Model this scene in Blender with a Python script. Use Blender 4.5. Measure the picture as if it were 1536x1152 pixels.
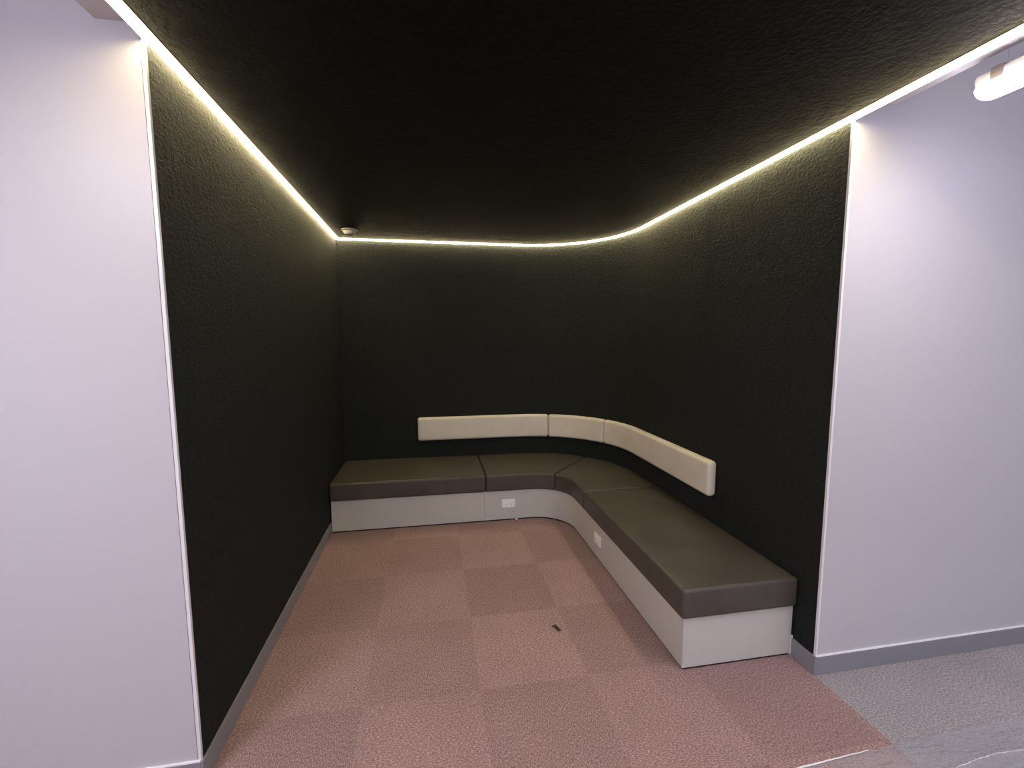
import bpy, bmesh, math, random
from mathutils import Vector, Matrix, noise as mnoise
random.seed(7)
S = bpy.context.scene
for o in list(bpy.data.objects): bpy.data.objects.remove(o, do_unlink=True)

# ------------------------------------------------------------------ camera
FPX = 673.73
CAM = (0.8904, -4.7458, 1.6964)
RT = Vector((0.98406257, -0.17780901, -0.00219445))
UP = Vector((0.02032182, 0.10019171, 0.9947606))
FW = Vector((0.17665753, 0.97895126, -0.10220831))
cd = bpy.data.cameras.new('camera'); cam = bpy.data.objects.new('camera', cd)
S.collection.objects.link(cam); S.camera = cam
cd.sensor_width = 36; cd.lens = FPX * 36 / 1536; cd.clip_start = .02
M = Matrix((( RT.x, UP.x, -FW.x, CAM[0]), (RT.y, UP.y, -FW.y, CAM[1]), (RT.z, UP.z, -FW.z, CAM[2]), (0, 0, 0, 1)))
cam.matrix_world = M

# ------------------------------------------------------------------ world, exposure, lamp strengths
w = bpy.data.worlds.new('world'); S.world = w; w.use_nodes = True
w.node_tree.nodes['Background'].inputs[0].default_value = (.72, .82, 1, 1)
w.node_tree.nodes['Background'].inputs[1].default_value = 1.9
S.view_settings.view_transform = 'Standard'; S.view_settings.look = 'None'
S.view_settings.gamma = 1; S.view_settings.use_curve_mapping = False
S.view_settings.exposure = 0.0
LED_COLOR = (1.0, .82, .46); LED_POWER = 58.0
HALL_COLOR = (.99, .95, 1.12); BATTEN_POWER = 42.0; REAR_POWER = 25.0; LEFT_POWER = 112.0
# daylight enters the hall through the window in the wall behind the camera; the portal only guides sampling
WX0, WX1, WZ0, WZ1 = -.6, 4.6, .55, 2.45
pl = bpy.data.lights.new('window_portal', 'AREA'); pl.shape = 'RECTANGLE'; pl.size = WX1 - WX0; pl.size_y = WZ1 - WZ0; pl.cycles.is_portal = True
po_ = bpy.data.objects.new('window_portal', pl); S.collection.objects.link(po_); po_.location = ((WX0 + WX1) / 2, -8.62, (WZ0 + WZ1) / 2); po_.rotation_euler = (math.pi / 2, 0, 0)

# ------------------------------------------------------------------ dimensions (metres)
H = 2.668; W = 2.764; R = .948; DL = -3.0054; DR = -2.9416
BD = .7528; BX = W - .6415; BE = -2.7962; BZ = .2879; SZ = .450
HALL_Y = -8.6; HALL_XL = -3.2; HALL_XR = 6.2; HALL_Z = 3.3; BULK_Y = -5.9
BB = .099

# ------------------------------------------------------------------ materials
def mat(name, color, rough=.6, spec=.5, metal=0, emit=None, power=0):
    m = bpy.data.materials.new(name); m.use_nodes = True
    b = m.node_tree.nodes['Principled BSDF']
    b.inputs['Base Color'].default_value = (*color, 1); b.inputs['Roughness'].default_value = rough
    b.inputs['Specular IOR Level'].default_value = spec; b.inputs['Metallic'].default_value = metal
    if emit: b.inputs['Emission Color'].default_value = (*emit, 1); b.inputs['Emission Strength'].default_value = power
    return m
def N(m, t, **kw):
    n = m.node_tree.nodes.new(t)
    for k, v in kw.items(): setattr(n, k, v)
    return n
def L(m, a, b): m.node_tree.links.new(a, b)
def coords(m, scale=(1, 1, 1), rot=(0, 0, 0)):
    tc = N(m, 'ShaderNodeTexCoord'); mp = N(m, 'ShaderNodeMapping')
    mp.inputs['Scale'].default_value = scale; mp.inputs['Rotation'].default_value = rot
    L(m, tc.outputs['Object'], mp.inputs['Vector']); return mp.outputs['Vector']
def noise_tex(m, vec, scale, detail=3, rough=.55):
    n = N(m, 'ShaderNodeTexNoise'); n.inputs['Scale'].default_value = scale
    n.inputs['Detail'].default_value = detail; n.inputs['Roughness'].default_value = rough
    L(m, vec, n.inputs['Vector']); return n.outputs['Fac']
def math_node(m, op, a, b=None, c=None):
    n = N(m, 'ShaderNodeMath', operation=op)
    for i, x in enumerate((a, b, c)):
        if x is None: continue
        if isinstance(x, (int, float)): n.inputs[i].default_value = x
        else: L(m, x, n.inputs[i])
    return n.outputs[0]
def ramp(m, fac, stops):
    n = N(m, 'ShaderNodeValToRGB'); e = n.color_ramp.elements
    e[0].position, e[0].color = stops[0][0], (*stops[0][1], 1)
    e[1].position, e[1].color = stops[-1][0], (*stops[-1][1], 1)
    for p, c in stops[1:-1]:
        k = e.new(p); k.color = (*c, 1)
    L(m, fac, n.inputs[0]); return n.outputs[0]
def bump(m, height, strength, dist, prev=None):
    n = N(m, 'ShaderNodeBump'); n.inputs['Strength'].default_value = strength; n.inputs['Distance'].default_value = dist
    L(m, height, n.inputs['Height'])
    if prev: L(m, prev, n.inputs['Normal'])
    return n.outputs[0]
def bsdf(m): return m.node_tree.nodes['Principled BSDF']

def black_wall(name, col=(.0182, .0209, .0203), spec=.12, amp=.8):
    m = mat(name, col, .75, spec)
    v = coords(m)
    big = noise_tex(m, v, 6, 4, .6)
    fib = noise_tex(m, coords(m, (1, 1, 1.6)), 42, 5, .65)
    fine = noise_tex(m, v, 260, 2, .6)
    L(m, ramp(m, fib, [(.3, tuple(c * .75 for c in col)), (.7, tuple(c * 1.3 for c in col))]), bsdf(m).inputs['Base Color'])
    b = bump(m, big, .4, .02); b = bump(m, fib, amp, .016, b); b = bump(m, fine, .35, .002, b)
    L(m, b, bsdf(m).inputs['Normal']); return m
M_black = black_wall('black_wall_covering')
M_ceil = black_wall('black_ceiling_board', (.0075, .0078, .0086), .04, .45)
def paint(name, col, rough=.45):
    m = mat(name, col, rough, .4); v = coords(m)
    L(m, bump(m, noise_tex(m, v, 220, 3, .6), .12, .002), bsdf(m).inputs['Normal']); return m
M_white = paint('white_wall_paint', (.50, .488, .515), .42)
M_soffit = paint('soffit_paint', (.56, .53, .53), .6)
M_hallceil = paint('hall_ceiling_paint', (.6, .59, .6), .8)

def carpet(name, dark, mid, light, tile=(.5475, .580), off=(0, .16), vary=.07, check=.10):
    m = mat(name, mid, .95, .08)
    tc = N(m, 'ShaderNodeTexCoord'); sp = N(m, 'ShaderNodeSeparateXYZ'); L(m, tc.outputs['Object'], sp.inputs[0])
    tx = math_node(m, 'FLOOR', math_node(m, 'DIVIDE', math_node(m, 'SUBTRACT', sp.outputs[0], off[0]), tile[0]))
    ty = math_node(m, 'FLOOR', math_node(m, 'DIVIDE', math_node(m, 'SUBTRACT', sp.outputs[1], off[1]), tile[1]))
    cb = N(m, 'ShaderNodeCombineXYZ'); L(m, tx, cb.inputs[0]); L(m, ty, cb.inputs[1])
    wn = N(m, 'ShaderNodeTexWhiteNoise', noise_dimensions='3D'); L(m, cb.outputs[0], wn.inputs['Vector'])
    # alternate pile direction tile by tile
    par = math_node(m, 'MODULO', math_node(m, 'ABSOLUTE', math_node(m, 'ADD', tx, ty)), 2)
    a = noise_tex(m, coords(m, (200, 95, 100)), 1, 3, .65); b = noise_tex(m, coords(m, (95, 200, 100)), 1, 3, .65)
    mx = N(m, 'ShaderNodeMix', data_type='FLOAT'); L(m, par, mx.inputs[0]); L(m, a, mx.inputs[2]); L(m, b, mx.inputs[3])
    fleck = mx.outputs[0]
    col = ramp(m, fleck, [(.30, dark), (.5, mid), (.72, light)])
    tone = math_node(m, 'ADD', math_node(m, 'MULTIPLY', wn.outputs['Value'], vary), math_node(m, 'ADD', math_node(m, 'MULTIPLY', par, check), 1 - vary * .6 - check * .5))
    patch = math_node(m, 'ADD', math_node(m, 'MULTIPLY', noise_tex(m, coords(m), 3.5, 3, .6), .25), .875)
    hs = N(m, 'ShaderNodeHueSaturation'); L(m, col, hs.inputs['Color']); L(m, math_node(m, 'MULTIPLY', tone, patch), hs.inputs['Value'])
    L(m, hs.outputs[0], bsdf(m).inputs['Base Color'])
    L(m, bump(m, fleck, .8, .004), bsdf(m).inputs['Normal']); return m
M_red = carpet('red_brown_carpet', (.15, .092, .088), (.325, .212, .205), (.58, .43, .425))
M_grey = carpet('grey_carpet', (.17, .155, .16), (.34, .315, .325), (.60, .57, .58), vary=.08, check=.04)

def leather(name, col, lo, hi):
    m = mat(name, col, .42, .5); v = coords(m)
    g = N(m, 'ShaderNodeTexVoronoi'); g.inputs['Scale'].default_value = 420; L(m, v, g.inputs['Vector'])
    soft = noise_tex(m, v, 5, 3, .5)
    L(m, ramp(m, soft, [(.3, lo), (.7, hi)]), bsdf(m).inputs['Base Color'])
    r = N(m, 'ShaderNodeMapRange'); L(m, soft, r.inputs[0]); r.inputs[3].default_value = .36; r.inputs[4].default_value = .52
    L(m, r.outputs[0], bsdf(m).inputs['Roughness'])
    b = bump(m, g.outputs['Distance'], .18, .001); b = bump(m, noise_tex(m, v, 14, 4, .55), .22, .012, b)
    L(m, b, bsdf(m).inputs['Normal']); return m
M_seat = leather('dark_brown_vinyl', (.062, .052, .043), (.055, .046, .038), (.072, .060, .050))
M_pad = leather('cream_vinyl', (.74, .67, .57), (.72, .65, .56), (.78, .71, .61))
M_base = paint('bench_laminate', (.53, .51, .48), .36)
M_dark = mat('shadow_gap_and_outlet_black', (.008, .007, .007), .8)  # black for the painted shadow gap under the bench and the cable outlet
M_seam = mat('seam_black', (.02, .018, .016), .9)  # near-black for the joints in the wall covering
M_skirt = mat('grey_vinyl_skirting', (.235, .235, .265), .38, .5)
M_trimw = mat('white_aluminium_trim', (.74, .73, .76), .32, .6)
M_seal_highlight = mat('white_seal_and_highlight', (.85, .84, .88), .4)  # white of the bench seal; on skirting tops it paints a highlight
M_plastic = mat('white_plastic', (.90, .89, .91), .35)
M_plug = mat('plastic_slot_dark', (.10, .10, .11), .6)
M_det = mat('detector_plastic', (.34, .325, .30), .5)
M_led = mat('warm_led_diffuser', (.9, .88, .8), .5, emit=LED_COLOR, power=LED_POWER)
M_channel = mat('bronze_channel', (.12, .085, .075), .45, .5)
M_batt = mat('batten_diffuser', (.9, .9, .9), .5, emit=HALL_COLOR, power=BATTEN_POWER)
M_batt2 = mat('added_rear_batten_diffuser', (.9, .9, .9), .5, emit=HALL_COLOR, power=REAR_POWER)
M_batt3 = mat('left_batten_diffuser', (.9, .9, .9), .5, emit=HALL_COLOR, power=LEFT_POWER)
M_body = mat('batten_housing', (.62, .60, .62), .45)
M_clip = mat('clip_steel', (.22, .18, .19), .4, metal=.5)
M_twig = mat('dry_leaf', (.045, .020, .014), .8)
def film():
    m = bpy.data.materials.new('clear_plastic_film'); m.use_nodes = True
    nt = m.node_tree; nt.nodes.clear()
    out = N(m, 'ShaderNodeOutputMaterial'); tr = N(m, 'ShaderNodeBsdfTransparent'); gl = N(m, 'ShaderNodeBsdfGlossy')
    df = N(m, 'ShaderNodeBsdfDiffuse'); df.inputs[0].default_value = (.80, .80, .84, 1)
    tr.inputs[0].default_value = (.95, .95, .96, 1)
    gl.inputs['Roughness'].default_value = .22; gl.inputs['Color'].default_value = (1, 1, 1, 1)
    v = coords(m); bn = bump(m, noise_tex(m, coords(m, (1, 3.5, 1)), 7, 6, .6), .9, .03)
    L(m, bn, gl.inputs['Normal'])
    m1 = N(m, 'ShaderNodeMixShader'); m2 = N(m, 'ShaderNodeMixShader')
    hz = N(m, 'ShaderNodeMapRange'); L(m, noise_tex(m, coords(m, (1, 2.5, 1)), 4, 4, .6), hz.inputs[0])
    hz.inputs[1].default_value = .3; hz.inputs[2].default_value = .7; hz.inputs[3].default_value = .04; hz.inputs[4].default_value = .20
    L(m, hz.outputs[0], m1.inputs[0]); L(m, tr.outputs[0], m1.inputs[1]); L(m, df.outputs[0], m1.inputs[2])
    fr = N(m, 'ShaderNodeFresnel'); fr.inputs[0].default_value = 1.45; L(m, bn, fr.inputs['Normal'])
    L(m, math_node(m, 'MULTIPLY', fr.outputs[0], .45), m2.inputs[0]); L(m, m1.outputs[0], m2.inputs[1]); L(m, gl.outputs[0], m2.inputs[2])
    L(m, m2.outputs[0], out.inputs[0]); return m
M_film = film()

# ------------------------------------------------------------------ object helpers
def link(name, me, m, parent=None, smooth=False):
    o = bpy.data.objects.new(name, me); S.collection.objects.link(o)
    if m: me.materials.append(m)
    if smooth:
        for p in me.polygons: p.use_smooth = True
        me.set_sharp_from_angle(angle=math.radians(40))
    if parent:
        o.parent = parent; o.matrix_parent_inverse = Matrix.Translation(-parent.location)
    return o
def fin(name, bm, m, parent=None, smooth=False):
    bmesh.ops.recalc_face_normals(bm, faces=bm.faces)
    me = bpy.data.meshes.new(name); bm.to_mesh(me); bm.free()
    return link(name, me, m, parent, smooth)
def box(bm, x0, x1, y0, y1, z0, z1, bev=0, seg=2):
    vs = [bm.verts.new(p) for p in ((x0,y0,z0),(x1,y0,z0),(x1,y1,z0),(x0,y1,z0),(x0,y0,z1),(x1,y0,z1),(x1,y1,z1),(x0,y1,z1))]
    fs = [bm.faces.new([vs[i] for i in f]) for f in ((0,3,2,1),(4,5,6,7),(0,1,5,4),(1,2,6,5),(2,3,7,6),(3,0,4,7))]
    if bev:
        es = list({e for f in fs for e in f.edges})
        bmesh.ops.bevel(bm, geom=es, offset=bev, segments=seg, profile=.5, affect='EDGES')
    return vs
def boxo(name, m, a, parent=None, bev=0):
    bm = bmesh.new(); box(bm, *a, bev=bev); return fin(name, bm, m, parent)
def struct(o): o['kind'] = 'structure'; return o
def thing(name, label, cat, loc=(0, 0, 0), group=None):
    o = bpy.data.objects.new(name, None); S.collection.objects.link(o); o.location = loc; o.empty_display_size = .1
    o['label'] = label; o['category'] = cat
    if group: o['group'] = group
    return o
def prism(bm, poly, z0, z1):
    a = [bm.verts.new((x, y, z0)) for x, y in poly]; b = [bm.verts.new((x, y, z1)) for x, y in poly]
    n = len(poly); bm.faces.new(a[::-1]); bm.faces.new(b)
    for i in range(n): bm.faces.new((a[i], a[(i+1) % n], b[(i+1) % n], b[i]))
def ribbon(bm, A, B, z0, z1):
    """solid between two plan polylines of equal length"""
    g = [[bm.verts.new((p[0], p[1], z)) for p in P] for P in (A, B) for z in (z0, z1)]
    a0, a1, b0, b1 = g
    for i in range(len(A) - 1):
        bm.faces.new((a0[i], a0[i+1], a1[i+1], a1[i])); bm.faces.new((b0[i], b1[i], b1[i+1], b0[i+1]))
        bm.faces.new((a1[i], a1[i+1], b1[i+1], b1[i])); bm.faces.new((a0[i], b0[i], b0[i+1], a0[i+1]))
    for k in (0, -1): bm.faces.new((a0[k], a1[k], b1[k], b0[k]))
def lathe(bm, prof, c, n=32):
    rings = []
    for r, z in prof:
        rings.append([bm.verts.new((c[0] + r * math.cos(2*math.pi*k/n), c[1] + r * math.sin(2*math.pi*k/n), c[2] + z)) for k in range(n)])
    for a, b in zip(rings[:-1], rings[1:]):
        for k in range(n): bm.faces.new((a[k], a[(k+1) % n], b[(k+1) % n], b[k]))
    bm.faces.new(rings[0]); bm.faces.new(rings[-1])
def tube(bm, pts, r, n=8):
    rings = []
    for i, p in enumerate(pts):
        p = Vector(p); t = (Vector(pts[min(i+1, len(pts)-1)]) - Vector(pts[max(i-1, 0)])).normalized()
        s = t.cross(Vector((0, 0, 1))); s = s.normalized() if s.length > 1e-4 else Vector((1, 0, 0)); u = s.cross(t)
        rr = r[i] if isinstance(r, (list, tuple)) else r
        rings.append([bm.verts.new(p + (s * math.cos(2*math.pi*k/n) + u * math.sin(2*math.pi*k/n)) * rr) for k in range(n)])
    for a, b in zip(rings[:-1], rings[1:]):
        for k in range(n): bm.faces.new((a[k], a[(k+1) % n], b[(k+1) % n], b[k]))
    bm.faces.new(rings[0]); bm.faces.new(rings[-1])

# plan curves ---------------------------------------------------------
def fillet(A, B, C, r, n=40):
    A, B, C = Vector(A), Vector(B), Vector(C); u = (A - B).normalized(); v = (C - B).normalized()
    ang = u.angle(v); t = r / math.tan(ang / 2); O = B + (u + v).normalized() * (r / math.sin(ang / 2))
    P1 = B + u * t; P2 = B + v * t; a1 = math.atan2(P1.y - O.y, P1.x - O.x); a2 = math.atan2(P2.y - O.y, P2.x - O.x)
    d = (a2 - a1 + math.pi) % (2 * math.pi) - math.pi
    arc = [Vector((O.x + r * math.cos(a1 + d * k / n), O.y + r * math.sin(a1 + d * k / n))) for k in range(n + 1)]
    return [A] + arc + [C]
class Path:
    def __init__(s, pts):
        s.p = pts; s.s = [0]
        for a, b in zip(pts[:-1], pts[1:]): s.s.append(s.s[-1] + (b - a).length)
    def at(s, d):
        d = max(0, min(d, s.s[-1]))
        for i in range(len(s.p) - 1):
            if d <= s.s[i+1] + 1e-9:
                t = (d - s.s[i]) / max(1e-9, s.s[i+1] - s.s[i]); return s.p[i].lerp(s.p[i+1], t)
        return s.p[-1]
    def near(s, q):
        q = Vector(q); best = (1e9, 0)
        for i in range(len(s.p) - 1):
            ab = s.p[i+1] - s.p[i]; t = max(0, min(1, (q - s.p[i]).dot(ab) / ab.length_squared))
            d = (q - s.p[i] - ab * t).length
            if d < best[0]: best = (d, s.s[i] + t * ab.length)
        return best[1]
    def sub(s, a, b, n): return [s.at(a + (b - a) * k / n) for k in range(n + 1)]
def inset(e, yend, r0=R, x0=0.0):           # wall line moved into the niche by e
    return Path(fillet((x0, -e), (W - e, -e), (W - e, yend), r0 - e, 56))

# ------------------------------------------------------------------ setting: floor, walls, ceiling
boxo('floor', M_red, (HALL_XL, W, HALL_Y, .1, -.08, 0)); struct(bpy.data.objects['floor'])
struct(boxo('floor_hall', M_grey, (W, HALL_XR, HALL_Y, DR + .2, -.08, 0)))
bm = bmesh.new(); box(bm, -.012, 0, DL + .002, 0, 0, H); struct(fin('wall_left', bm, M_black))
bm = bmesh.new()
pw = fillet((-.012, 0), (W, 0), (W, -R - .001), R, 60); po = fillet((-.012, .03), (W + .03, .03), (W + .03, -R - .001), R + .03, 60)
ribbon(bm, pw, po, 0, H); struct(fin('wall_back', bm, M_black, smooth=True))
struct(boxo('wall_right', M_black, (W, W + .012, DR + .002, -R - .001, 0, H)))
# white hall walls either side of the opening, and the hall around the camera
struct(boxo('wall_front_left', M_white, (HALL_XL, -.012, DL, DL + .12, 0, HALL_Z)))
struct(boxo('wall_front_right', M_white, (W + .012, HALL_XR, DR, DR + .12, 0, HALL_Z)))
struct(boxo('wall_hall_left', M_white, (HALL_XL - .1, HALL_XL, HALL_Y, DL + .12, 0, HALL_Z)))
struct(boxo('wall_hall_right', M_white, (HALL_XR, HALL_XR + .1, HALL_Y, DR + .12, 0, HALL_Z)))
bm = bmesh.new()
for a in ((HALL_XL - .1, WX0, 0, HALL_Z), (WX1, HALL_XR + .1, 0, HALL_Z), (WX0, WX1, 0, WZ0), (WX0, WX1, WZ1, HALL_Z)): box(bm, a[0], a[1], HALL_Y - .1, HALL_Y, a[2], a[3])
struct(fin('wall_hall_back', bm, M_white))
bm = bmesh.new()
for x in (WX0, (WX0*2 + WX1)/3, (WX0 + WX1*2)/3, WX1 - .05): box(bm, x, x + .05, HALL_Y - .08, HALL_Y - .03, WZ0, WZ1)
for z in (WZ0, WZ1 - .05): box(bm, WX0 + .05, WX1 - .05, HALL_Y - .079, HALL_Y - .031, z, z + .05)
struct(fin('window_1', bm, M_trimw))
struct(boxo('ceiling', M_ceil, (-.004, W + .004, BULK_Y, .0, H, H + .035)))
struct(boxo('ceiling_hall', M_hallceil, (HALL_XL - .1, HALL_XR + .1, HALL_Y - .1, DR + .12, HALL_Z, HALL_Z + .1)))
struct(boxo('ceiling_bulkhead', M_soffit, (-.135, W + .145, BULK_Y - .05, DL - .001, H + .036, HALL_Z)))

# skirting: a thin grey strip; added white bead paints its lit top edge
def skirting(name, a, highlight_box):
    o = struct(boxo(name, M_skirt, a, bev=.0015))
    if highlight_box: boxo('top_edge_highlight', M_seal_highlight, highlight_box, parent=o)
skirting('baseboard_left', (0, .009, DL - .009, -BD - .004, 0, BB), None)
skirting('baseboard_right', (W - .009, W, DR - .009, BE - .001, 0, BB), None)
skirting('baseboard_front_left', (HALL_XL, -.0005, DL - .009, DL, 0, BB), (HALL_XL, -.0005, DL - .0085, DL, BB, BB + .005))
skirting('baseboard_front_right', (W + .0005, HALL_XR, DR - .009, DR, 0, BB), (W + .0005, HALL_XR, DR - .0085, DR, BB, BB + .005))
# white angle trims on the two vertical corners of the opening
def corner_trim(name, x, s, y):
    bm = bmesh.new()
    box(bm, min(x, x - s*.0025), max(x, x - s*.0025), y - .0025, y + .009, BB, H - .001)      # leg turned into the niche
    box(bm, min(x, x + s*.009), max(x, x + s*.009), y - .0025, y, BB + .006, H - .001)         # leg on the white wall
    struct(fin(name, bm, M_trimw))
corner_trim('trim_1', 0, -1, DL)
corner_trim('trim_2', W, 1, DR)

# ------------------------------------------------------------------ warm LED strip round the ceiling edge
t = thing('led_strip_light', 'warm white LED strip glowing all along the edge of the black ceiling', 'light strip', (0, 0, H))
def edge_path(e): return [Vector((e, BULK_Y))] + fillet((e, -e), (W - e, -e), (W - e, BULK_Y), R - e, 60)
def band(e0, e1, z0, z1, m, nm):
    bm = bmesh.new(); ribbon(bm, edge_path(e0), edge_path(e1), z0, z1); return fin(nm, bm, m, t)
band(.002, .024, H - .013, H - .001, M_led, 'diffuser')
band(.0245, .037, H - .002, H - .0005, M_channel, 'channel')
for x0, x1, yf in ((-.003, .001, DL - .001), (W - .001, W + .003, DR - .001)):
    bm = bmesh.new(); box(bm, x0, x1, BULK_Y, yf, H - .014, H - .0002); fin('outer_lip', bm, M_trimw, t)

# ------------------------------------------------------------------ built-in bench
P_front = Path(fillet((.012, -BD), (BX, -BD), (BX, BE), .328, 40))
P_front_in = Path(fillet((.012, -BD + .018), (BX + .018, -BD + .018), (BX + .018, BE), .346, 40))
bench = thing('built_in_bench', 'curved built-in corner bench with dark brown vinyl cushions on a pale grey base', 'bench', (1.4, -.4, 0))
sj1 = P_front.near((1.351, -BD)); sj3 = P_front.near((BX, -1.345)); s_end = P_front.s[-1]
def panel(a, b, n=40):
    bm = bmesh.new()
    A = P_front.sub(a, b, n); B = [P_front_in.at(P_front_in.near(q)) for q in A]
    ribbon(bm, A, B, .013, BZ); return fin('base_panel', bm, M_base, bench, smooth=True)
panel(0, sj1 - .0009, 4); panel(sj1 + .0009, sj3, 60); panel(sj3, s_end, 4)
bm = bmesh.new(); box(bm, BX + .0185, W - .010, BE, BE + .018, .013, BZ); fin('end_panel', bm, M_base, bench)
bm = bmesh.new(); box(bm, W - .0098, W - .001, BE - .003, BE + .015, .004, BB + .012); o = fin('corner_fillet', bm, M_seal_highlight, bench)
o['label'] = 'thin white sealed strip where the base meets the skirting'
Pr = Path(fillet((.012, -BD + .007), (BX + .007, -BD + .007), (BX + .007, BE + .007), .335, 40)); Pb = inset(.02, BE + .007)
bm = bmesh.new(); A = Pr.sub(0, Pr.s[-1], 80); B = Pb.sub(.03, Pb.s[-1], 80); ribbon(bm, A, B, .0, .0125)
fin('plinth_shadow_line', bm, M_dark, bench)  # black strip near the panel face paints the shadow line below it
bm = bmesh.new(); box(bm, 1.640, 1.664, -BD - .004, -BD + .012, .0, .010, bev=.001); fin('levelling_foot', bm, M_plastic, bench)

def soft_block(name, A, B, z0, z1, r, m, parent, crown=.0, nl=None, wob=0, seed=0):
    """upholstered block between plan polylines A (front) and B (back)"""
    PA, PB = Path(A), Path(B); Lm = (PA.s[-1] + PB.s[-1]) / 2
    Wm = sum((PA.at(PA.s[-1]*k/6) - PB.at(PB.s[-1]*k/6)).length for k in range(7)) / 7; Hh = z1 - z0
    def nodes(D, n):
        e = [0, .12, .3, .55, .8, 1.0]
        lo = [x * r for x in e]; mid = [r + (D - 2*r) * k / n for k in range(1, n)]
        return lo + mid + [D - x for x in lo[::-1]]
    nl = nl or max(8, int(Lm / .035)); U = nodes(Lm, nl); V = nodes(Wm, max(4, int(Wm / .04))); Z = nodes(Hh, 3)
    bm = bmesh.new(); cache = {}
    def place(l, w, h):
        q = Vector((l, w, h)); c = Vector((max(r, min(Lm - r, l)), max(r, min(Wm - r, w)), max(r, min(Hh - r, h))))
        d = q - c
        if d.length > 1e-9: q = c + d.normalized() * r if (abs(d.x) > 1e-9) + (abs(d.y) > 1e-9) + (abs(d.z) > 1e-9) > 1 else q
        l, w, h2 = q
        a = PA.at(PA.s[-1] * l / Lm); b = PB.at(PB.s[-1] * l / Lm); p = a.lerp(b, w / Wm); z = z0 + h2
        fl = math.sin(math.pi * max(0, min(1, l / Lm))) ** .35 * math.sin(math.pi * max(0, min(1, w / Wm))) ** .5
        z += crown * fl * (h / Hh)
        if wob:
            z += wob * fl * mnoise.noise(Vector((p.x * 5 + seed, p.y * 5, 0))) * (h / Hh)
        return (p.x, p.y, z)
    def v(i, j, k):
        key = (i, j, k)
        if key not in cache: cache[key] = bm.verts.new(place(U[i], V[j], Z[k]))
        return cache[key]
    I, J, K = len(U) - 1, len(V) - 1, len(Z) - 1
    for i in range(I):
        for j in range(J):
            for k in (0, K): bm.faces.new((v(i,j,k), v(i+1,j,k), v(i+1,j+1,k), v(i,j+1,k)))
        for k in range(K):
            for j in (0, J): bm.faces.new((v(i,j,k), v(i+1,j,k), v(i+1,j,k+1), v(i,j,k+1)))
    for j in range(J):
        for k in range(K):
            for i in (0, I): bm.faces.new((v(i,j,k), v(i,j+1,k), v(i,j+1,k+1), v(i,j,k+1)))
    bmesh.ops.recalc_face_normals(bm, faces=bm.faces)
    me = bpy.data.meshes.new(name); bm.to_mesh(me); bm.free()
    o = link(name, me, m, parent)
    for p in me.polygons: p.use_smooth = True
    return o
OV = .025; SE = BE - .028
F = Path(fillet((.003, -BD - OV), (BX - OV, -BD - OV), (BX - OV, SE), .303, 60)); Bk = inset(.006, SE)
G = .0016
def cush(f0, f1, b0, b1, **k):
    n = 60
    return soft_block('seat_cushion', F.sub(f0 + G, f1 - G, n), Bk.sub(b0 + G, b1 - G, n), BZ + .001, SZ - .004, .019, M_seat, bench, crown=.007, **k)
f1 = F.near((1.364, -.78)); b1 = Bk.near((1.365, 0)); f2 = F.near((2.03, -.80)); b2 = Bk.near((2.49, -.28))
f3 = F.near((BX, -1.345)); b3 = Bk.near((W, -1.335))
cush(0, f1, .003, b1, wob=.003); cush(f1, f2, b1, b2, wob=.002, seed=3); cush(f2, f3, b2, b3, wob=.002, seed=5)
cush(f3, F.s[-1], b3, Bk.s[-1], wob=.006, seed=9)

# ------------------------------------------------------------------ padded backrest fixed to the wall
back = thing('padded_backrest', 'long cream vinyl padded backrest curving round the black wall above the bench', 'backrest', (1.6, 0, .63))
PF = inset(.070, -2.6); PK = inset(.003, -2.6)
def proj_u(p, z):
    d = Vector((p.x, p.y, z)) - Vector(CAM); return 768 + FPX * d.dot(RT) / d.dot(FW)
JOINTS = (2.1266, 2.62)   # filled in below from where the seams stand on the curve
def pad(s0, s1, seed):
    A = PF.sub(s0 + .0012, s1 - .0012, 50)
    b0, b1 = PK.near(PF.at(s0)), PK.near(PF.at(s1))
    soft_block('backrest_pad', A, PK.sub(b0 + .0012, b1 - .0012, 50), .630, .874, .028, M_pad, back, nl=40)
j0 = PF.near((.741, -.07)); j1 = PF.near((2.115, -.13)); j2 = PF.near((2.58, -.52)); j3 = PF.near((W - .07, -2.112))
pad(j0, j1, 1); pad(j1, j2, 2); pad(j2, j3, 3)

# faint upright joints in the black wall covering either side of the curve
wl = inset(.0, -2.6)
for uu in (911, 1061):
    d = min((k * .002 for k in range(500, 2400)), key=lambda d: abs(proj_u(wl.at(d), 2.4) - uu))
    p, q = wl.at(d - .0011), wl.at(d + .0011); n = Vector((-(q - p).y, (q - p).x)).normalized() * -.0008
    bm = bmesh.new(); prism(bm, [tuple(p - n * .2), tuple(q - n * .2), tuple(q + n), tuple(p + n)], BB, H - .002)
    fin('panel_joint', bm, M_seam, bpy.data.objects['wall_back' if p.y > -R else 'wall_right'])

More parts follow.
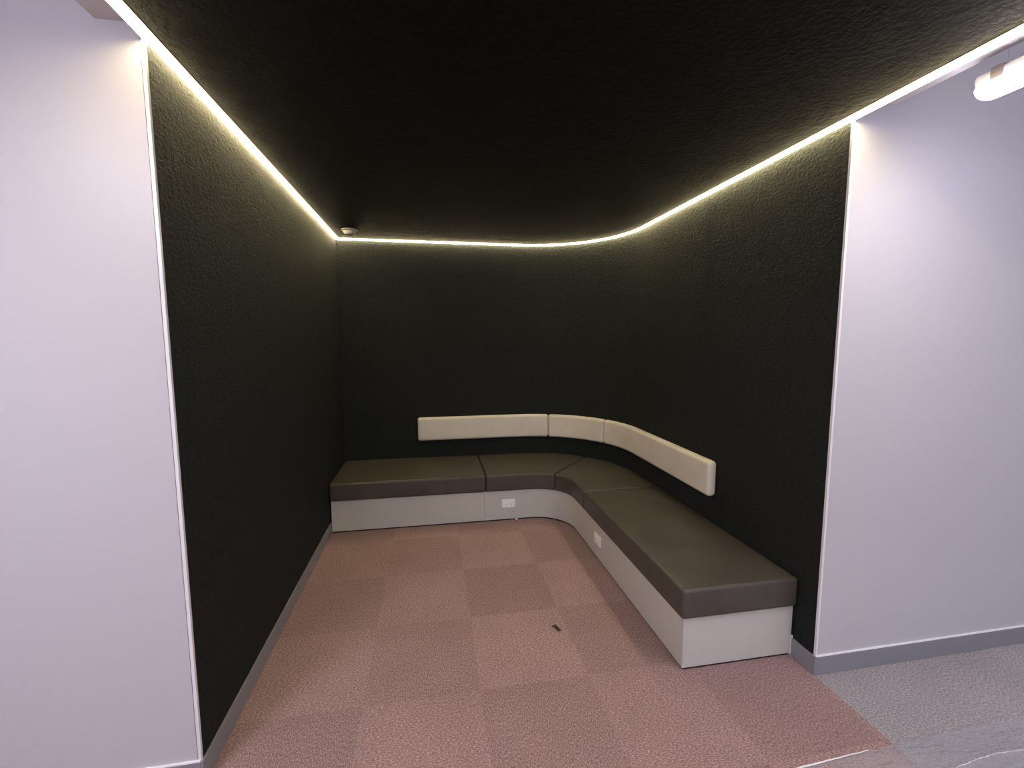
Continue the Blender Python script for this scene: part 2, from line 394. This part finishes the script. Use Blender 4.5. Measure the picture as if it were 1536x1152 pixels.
# ------------------------------------------------------------------ double power outlets
def outlet(label, loc, rz):
    t = thing('power_outlet', label, 'power outlet', (0, 0, 0), 'white double power outlets')
    w2, h2 = .062, .039
    bm = bmesh.new(); box(bm, -w2, w2, -.009, 0, -h2, h2, bev=.003); fin('faceplate', bm, M_plastic, t)
    bm = bmesh.new(); box(bm, -w2 + .012, w2 - .012, -.0105, -.0088, -h2 + .008, h2 - .008, bev=.001); ins = fin('insert', bm, M_plastic, t)
    for s in (-1, 1):
        bm = bmesh.new(); box(bm, s*.026 - .006, s*.026 + .006, -.0135, -.0104, .012, .024, bev=.001); fin('switch', bm, M_plastic, t)
        bm = bmesh.new()
        for a, dx, dz in ((30, -.006, -.003), (-30, .006, -.003), (0, 0, -.014)):
            vs = box(bm, -.001, .001, -.0112, -.0104, -.004, .004)
            for v in vs:
                c = v.co.copy(); ca, sa = math.cos(math.radians(a)), math.sin(math.radians(a))
                v.co = (s*.026 + dx + c.x*ca - c.z*sa, c.y, -.004 + dz + c.x*sa + c.z*ca)
        fin('socket_slots', bm, M_plug, t)
    t.location = loc; t.rotation_euler = (0, 0, rz); return t
outlet('white double power outlet on the back stretch of the grey bench base, facing the room', (1.573, -BD - .0005, .164), 0)
outlet('white double power outlet on the side run of the bench base, seen at an angle', (BX - .0005, -1.618, .160), -math.pi/2)

# small black cable outlet low on the left wall
t = thing('cable_outlet', 'small black cable outlet low on the black left wall near the bench', 'cable outlet', (0, -1.239, .300))
bm = bmesh.new(); box(bm, 0, .004, -1.262, -1.216, .277, .323, bev=.0015); fin('plate', bm, M_dark, t)
bm = bmesh.new(); box(bm, .004, .010, -1.247, -1.231, .286, .314, bev=.002); fin('cable_entry', bm, M_dark, t)

# ------------------------------------------------------------------ detector on the ceiling
t = thing('smoke_detector', 'small round pale smoke detector on the black ceiling in the back left corner', 'smoke detector', (.198, -.40, H))
c = (.198, -.40, H)
bm = bmesh.new(); lathe(bm, [(.066, -.0005), (.072, -.002), (.073, -.010), (.070, -.014), (.058, -.016)], c, 40); fin('base_ring', bm, M_det, t, smooth=True)
bm = bmesh.new(); lathe(bm, [(.057, -.016), (.055, -.028), (.050, -.042), (.046, -.046), (.040, -.048)], c, 40); fin('sensor_housing', bm, M_det, t, smooth=True)
bm = bmesh.new(); lathe(bm, [(.022, -.048), (.022, -.054), (.016, -.057)], c, 24); fin('sensor_cap', bm, M_plug, t, smooth=True)

# ------------------------------------------------------------------ battens hanging in the hall
def batten(label, x, y0, y1, z, m):
    t = thing('batten_light', label, 'ceiling light', (x, y0, z), 'white batten lights in the hall')
    hw = .047
    bm = bmesh.new(); prof = [(hw * math.cos(a), -.042 * math.sin(a) ** .8 if math.sin(a) > 0 else 0) for a in [math.pi * k / 14 for k in range(15)]]
    ys = []
    Ltot = y0 - y1; cap = .045
    for k in range(9):
        a = math.pi / 2 * k / 8; ys.append((cap - cap * math.cos(a), math.sin(a)))
    ys = [(d, max(.25, f)) for d, f in ys]; ys = ys + [(Ltot - d, f) for d, f in ys[::-1]]
    rings = [[bm.verts.new((x + px * f, y0 - d, z + .034 + pz * f)) for px, pz in prof] for d, f in ys]
    for a, b in zip(rings[:-1], rings[1:]):
        for k in range(len(prof) - 1): bm.faces.new((a[k], a[k+1], b[k+1], b[k]))
        bm.faces.new((a[-1], a[0], b[0], b[-1]))
    bm.faces.new(rings[0]); bm.faces.new(rings[-1]); fin('diffuser', bm, m, t, smooth=True)
    bm = bmesh.new(); box(bm, x - .043, x + .043, y1 + .012, y0 - .012, z + .0345, z + .078, bev=.014); fin('housing', bm, M_body, t)
    for yy in (y0 - .085, y1 + .085):
        bm = bmesh.new(); box(bm, x - .046, x + .046, yy - .018, yy + .018, z + .040, z + .0805); box(bm, x - .012, x + .012, yy - .010, yy + .010, z + .0805, z + .090)
        fin('mounting_clip', bm, M_clip, t)
        bm = bmesh.new(); tube(bm, [(x, yy, z + .089), (x, yy, HALL_Z)], .0008, 6); fin('hanging_wire', bm, M_body, t)
    return t
BAT = [(2.925, -3.30, -4.50, 2.570, 'white batten light hanging at upper right, just past the right end of the black ceiling'),
       (-.70, -3.95, -5.15, 2.600, 'white batten light hanging in front of the white wall on the left'),
       (-.62, -6.40, -7.60, 2.600, 'white batten light added out of view at the back left of the hall'),  # from here on: unseen battens added to brighten the niche and walls
       (1.38, -6.60, -7.80, 2.600, 'white batten light added out of view at the back middle of the hall'),
       (3.60, -6.40, -7.60, 2.600, 'white batten light added out of view at the back right of the hall'),
       (4.9, -4.7, -5.9, 2.600, 'white batten light added out of view far right in the hall')]
for x, a, b, z, lab in BAT: batten(x=x, y0=a, y1=b, z=z, label=lab, m=M_batt3 if x < 0 else M_batt if a > -6 else M_batt2)

# ------------------------------------------------------------------ clear plastic film over the hall carpet
t = thing('plastic_floor_film', 'wrinkled clear plastic film lying over the hall carpet at the lower right', 'plastic sheet', (2.6, -3.6, 0))
def film_sheet(name, x0, x1, nx, ny, depth, edge, lift, seed, amp=.006):
    bm = bmesh.new(); vs = []
    for i in range(nx + 1):
        x = x0 + (x1 - x0) * i / nx; row = []
        for j in range(ny + 1):
            d = depth * (j / ny) ** 1.5; y = edge(x) - d
            q = Vector((x * 2.2 + seed, y * 6, seed))
            z = lift + .0015 + amp * abs(mnoise.noise(q)) + amp * .5 * abs(mnoise.noise(q * 3.1)) * min(1, d / .05 + .3)
            row.append(bm.verts.new((x, y, z)))
        vs.append(row)
    for i in range(nx):
        for j in range(ny): bm.faces.new((vs[i][j], vs[i+1][j], vs[i+1][j+1], vs[i][j+1]))
    me = bpy.data.meshes.new(name); bm.to_mesh(me); bm.free(); return link(name, me, M_film, t, True)
e1 = lambda x: -3.338 + .003 * math.sin(x * 4) - .055 * max(0, 2.78 - x) - .05 * max(0, 2.3 - x)
film_sheet('film_layer', 1.3, 4.4, 160, 40, 1.0, lambda x: max(e1(x), -3.75), 0, 1.3)
e2 = lambda x: -3.462 - .10 * max(0, (3.12 - x)) ** 1.0 + .006 * math.sin(x * 9)
film_sheet('film_fold', 2.80, 4.3, 90, 30, .7, e2, .009, 7.7, .009)
bm = bmesh.new()
pts = []; 
for k in range(41):
    x = 1.95 + .68 * k / 40; pts.append((x, max(e1(x), -3.75) + .002 * mnoise.noise(Vector((x * 40, 0, 0))), .006 + .003 * abs(mnoise.noise(Vector((x * 25, 3, 0))))))
tube(bm, pts, [.0014 + .003 * math.sin(math.pi * k / 40) * (.6 + .8 * abs(mnoise.noise(Vector((k * .9, 5, 0))))) for k in range(41)], 6)  # opaque white tube paints the highlight along the clear film's edge
o = fin('crumpled_edge_highlight', bm, mat('film_highlight_white', (.85, .85, .87), .25), t, smooth=True); o['label'] = 'crumpled edge of the film, its highlight painted white'

pts = [(x, e2(x) + .003 * mnoise.noise(Vector((x * 30, 1, 0))), .014 + .003 * abs(mnoise.noise(Vector((x * 25, 3, 0))))) for x in [2.88 + .5 * k / 30 for k in range(31)]]
bm = bmesh.new(); tube(bm, pts, [.0006 + .0022 * abs(mnoise.noise(Vector((k * .5, 2, 0)))) for k in range(31)], 6); fin('fold_crease_highlight', bm, bpy.data.materials['film_highlight_white'], t, smooth=True)  # thin white tube paints the bright glint on the fold

# ------------------------------------------------------------------ litter on the carpet
def scrap(label, x, y, s, rot, nm='leaf_scrap'):
    bm = bmesh.new(); ca, sa = math.cos(rot), math.sin(rot)
    P = lambda a, b, z: (x + s * (a * ca - b * sa), y + s * (a * sa + b * ca), s * z + .002)
    tube(bm, [P(-1, .1, .15), P(-.4, .0, .1), P(.2, -.1, .25), P(.8, .12, .1)], [s*.10, s*.26, s*.24, s*.06], 7)
    tube(bm, [P(-.5, 0, .15), P(-.9, .5, .3), P(-1.1, .8, .2)], [s*.10, s*.07, s*.03], 6)
    tube(bm, [P(.3, 0, .2), P(.6, -.4, .3)], [s*.08, s*.03], 6)
    o = fin(nm, bm, M_twig, None, True); o['label'] = label; o['category'] = 'litter'; return o
scrap('curled dark brown dry leaf scrap lying on the carpet in front of the bench', 1.580, -2.358, .034, 2.2)
scrap('tiny dark speck of debris on the carpet near the lower middle', 1.919, -2.95, .006, .5, 'debris_speck')
scrap('tiny dark speck of debris on the carpet near the plastic film', 2.58, -3.25, .006, 1.5, 'debris_speck')
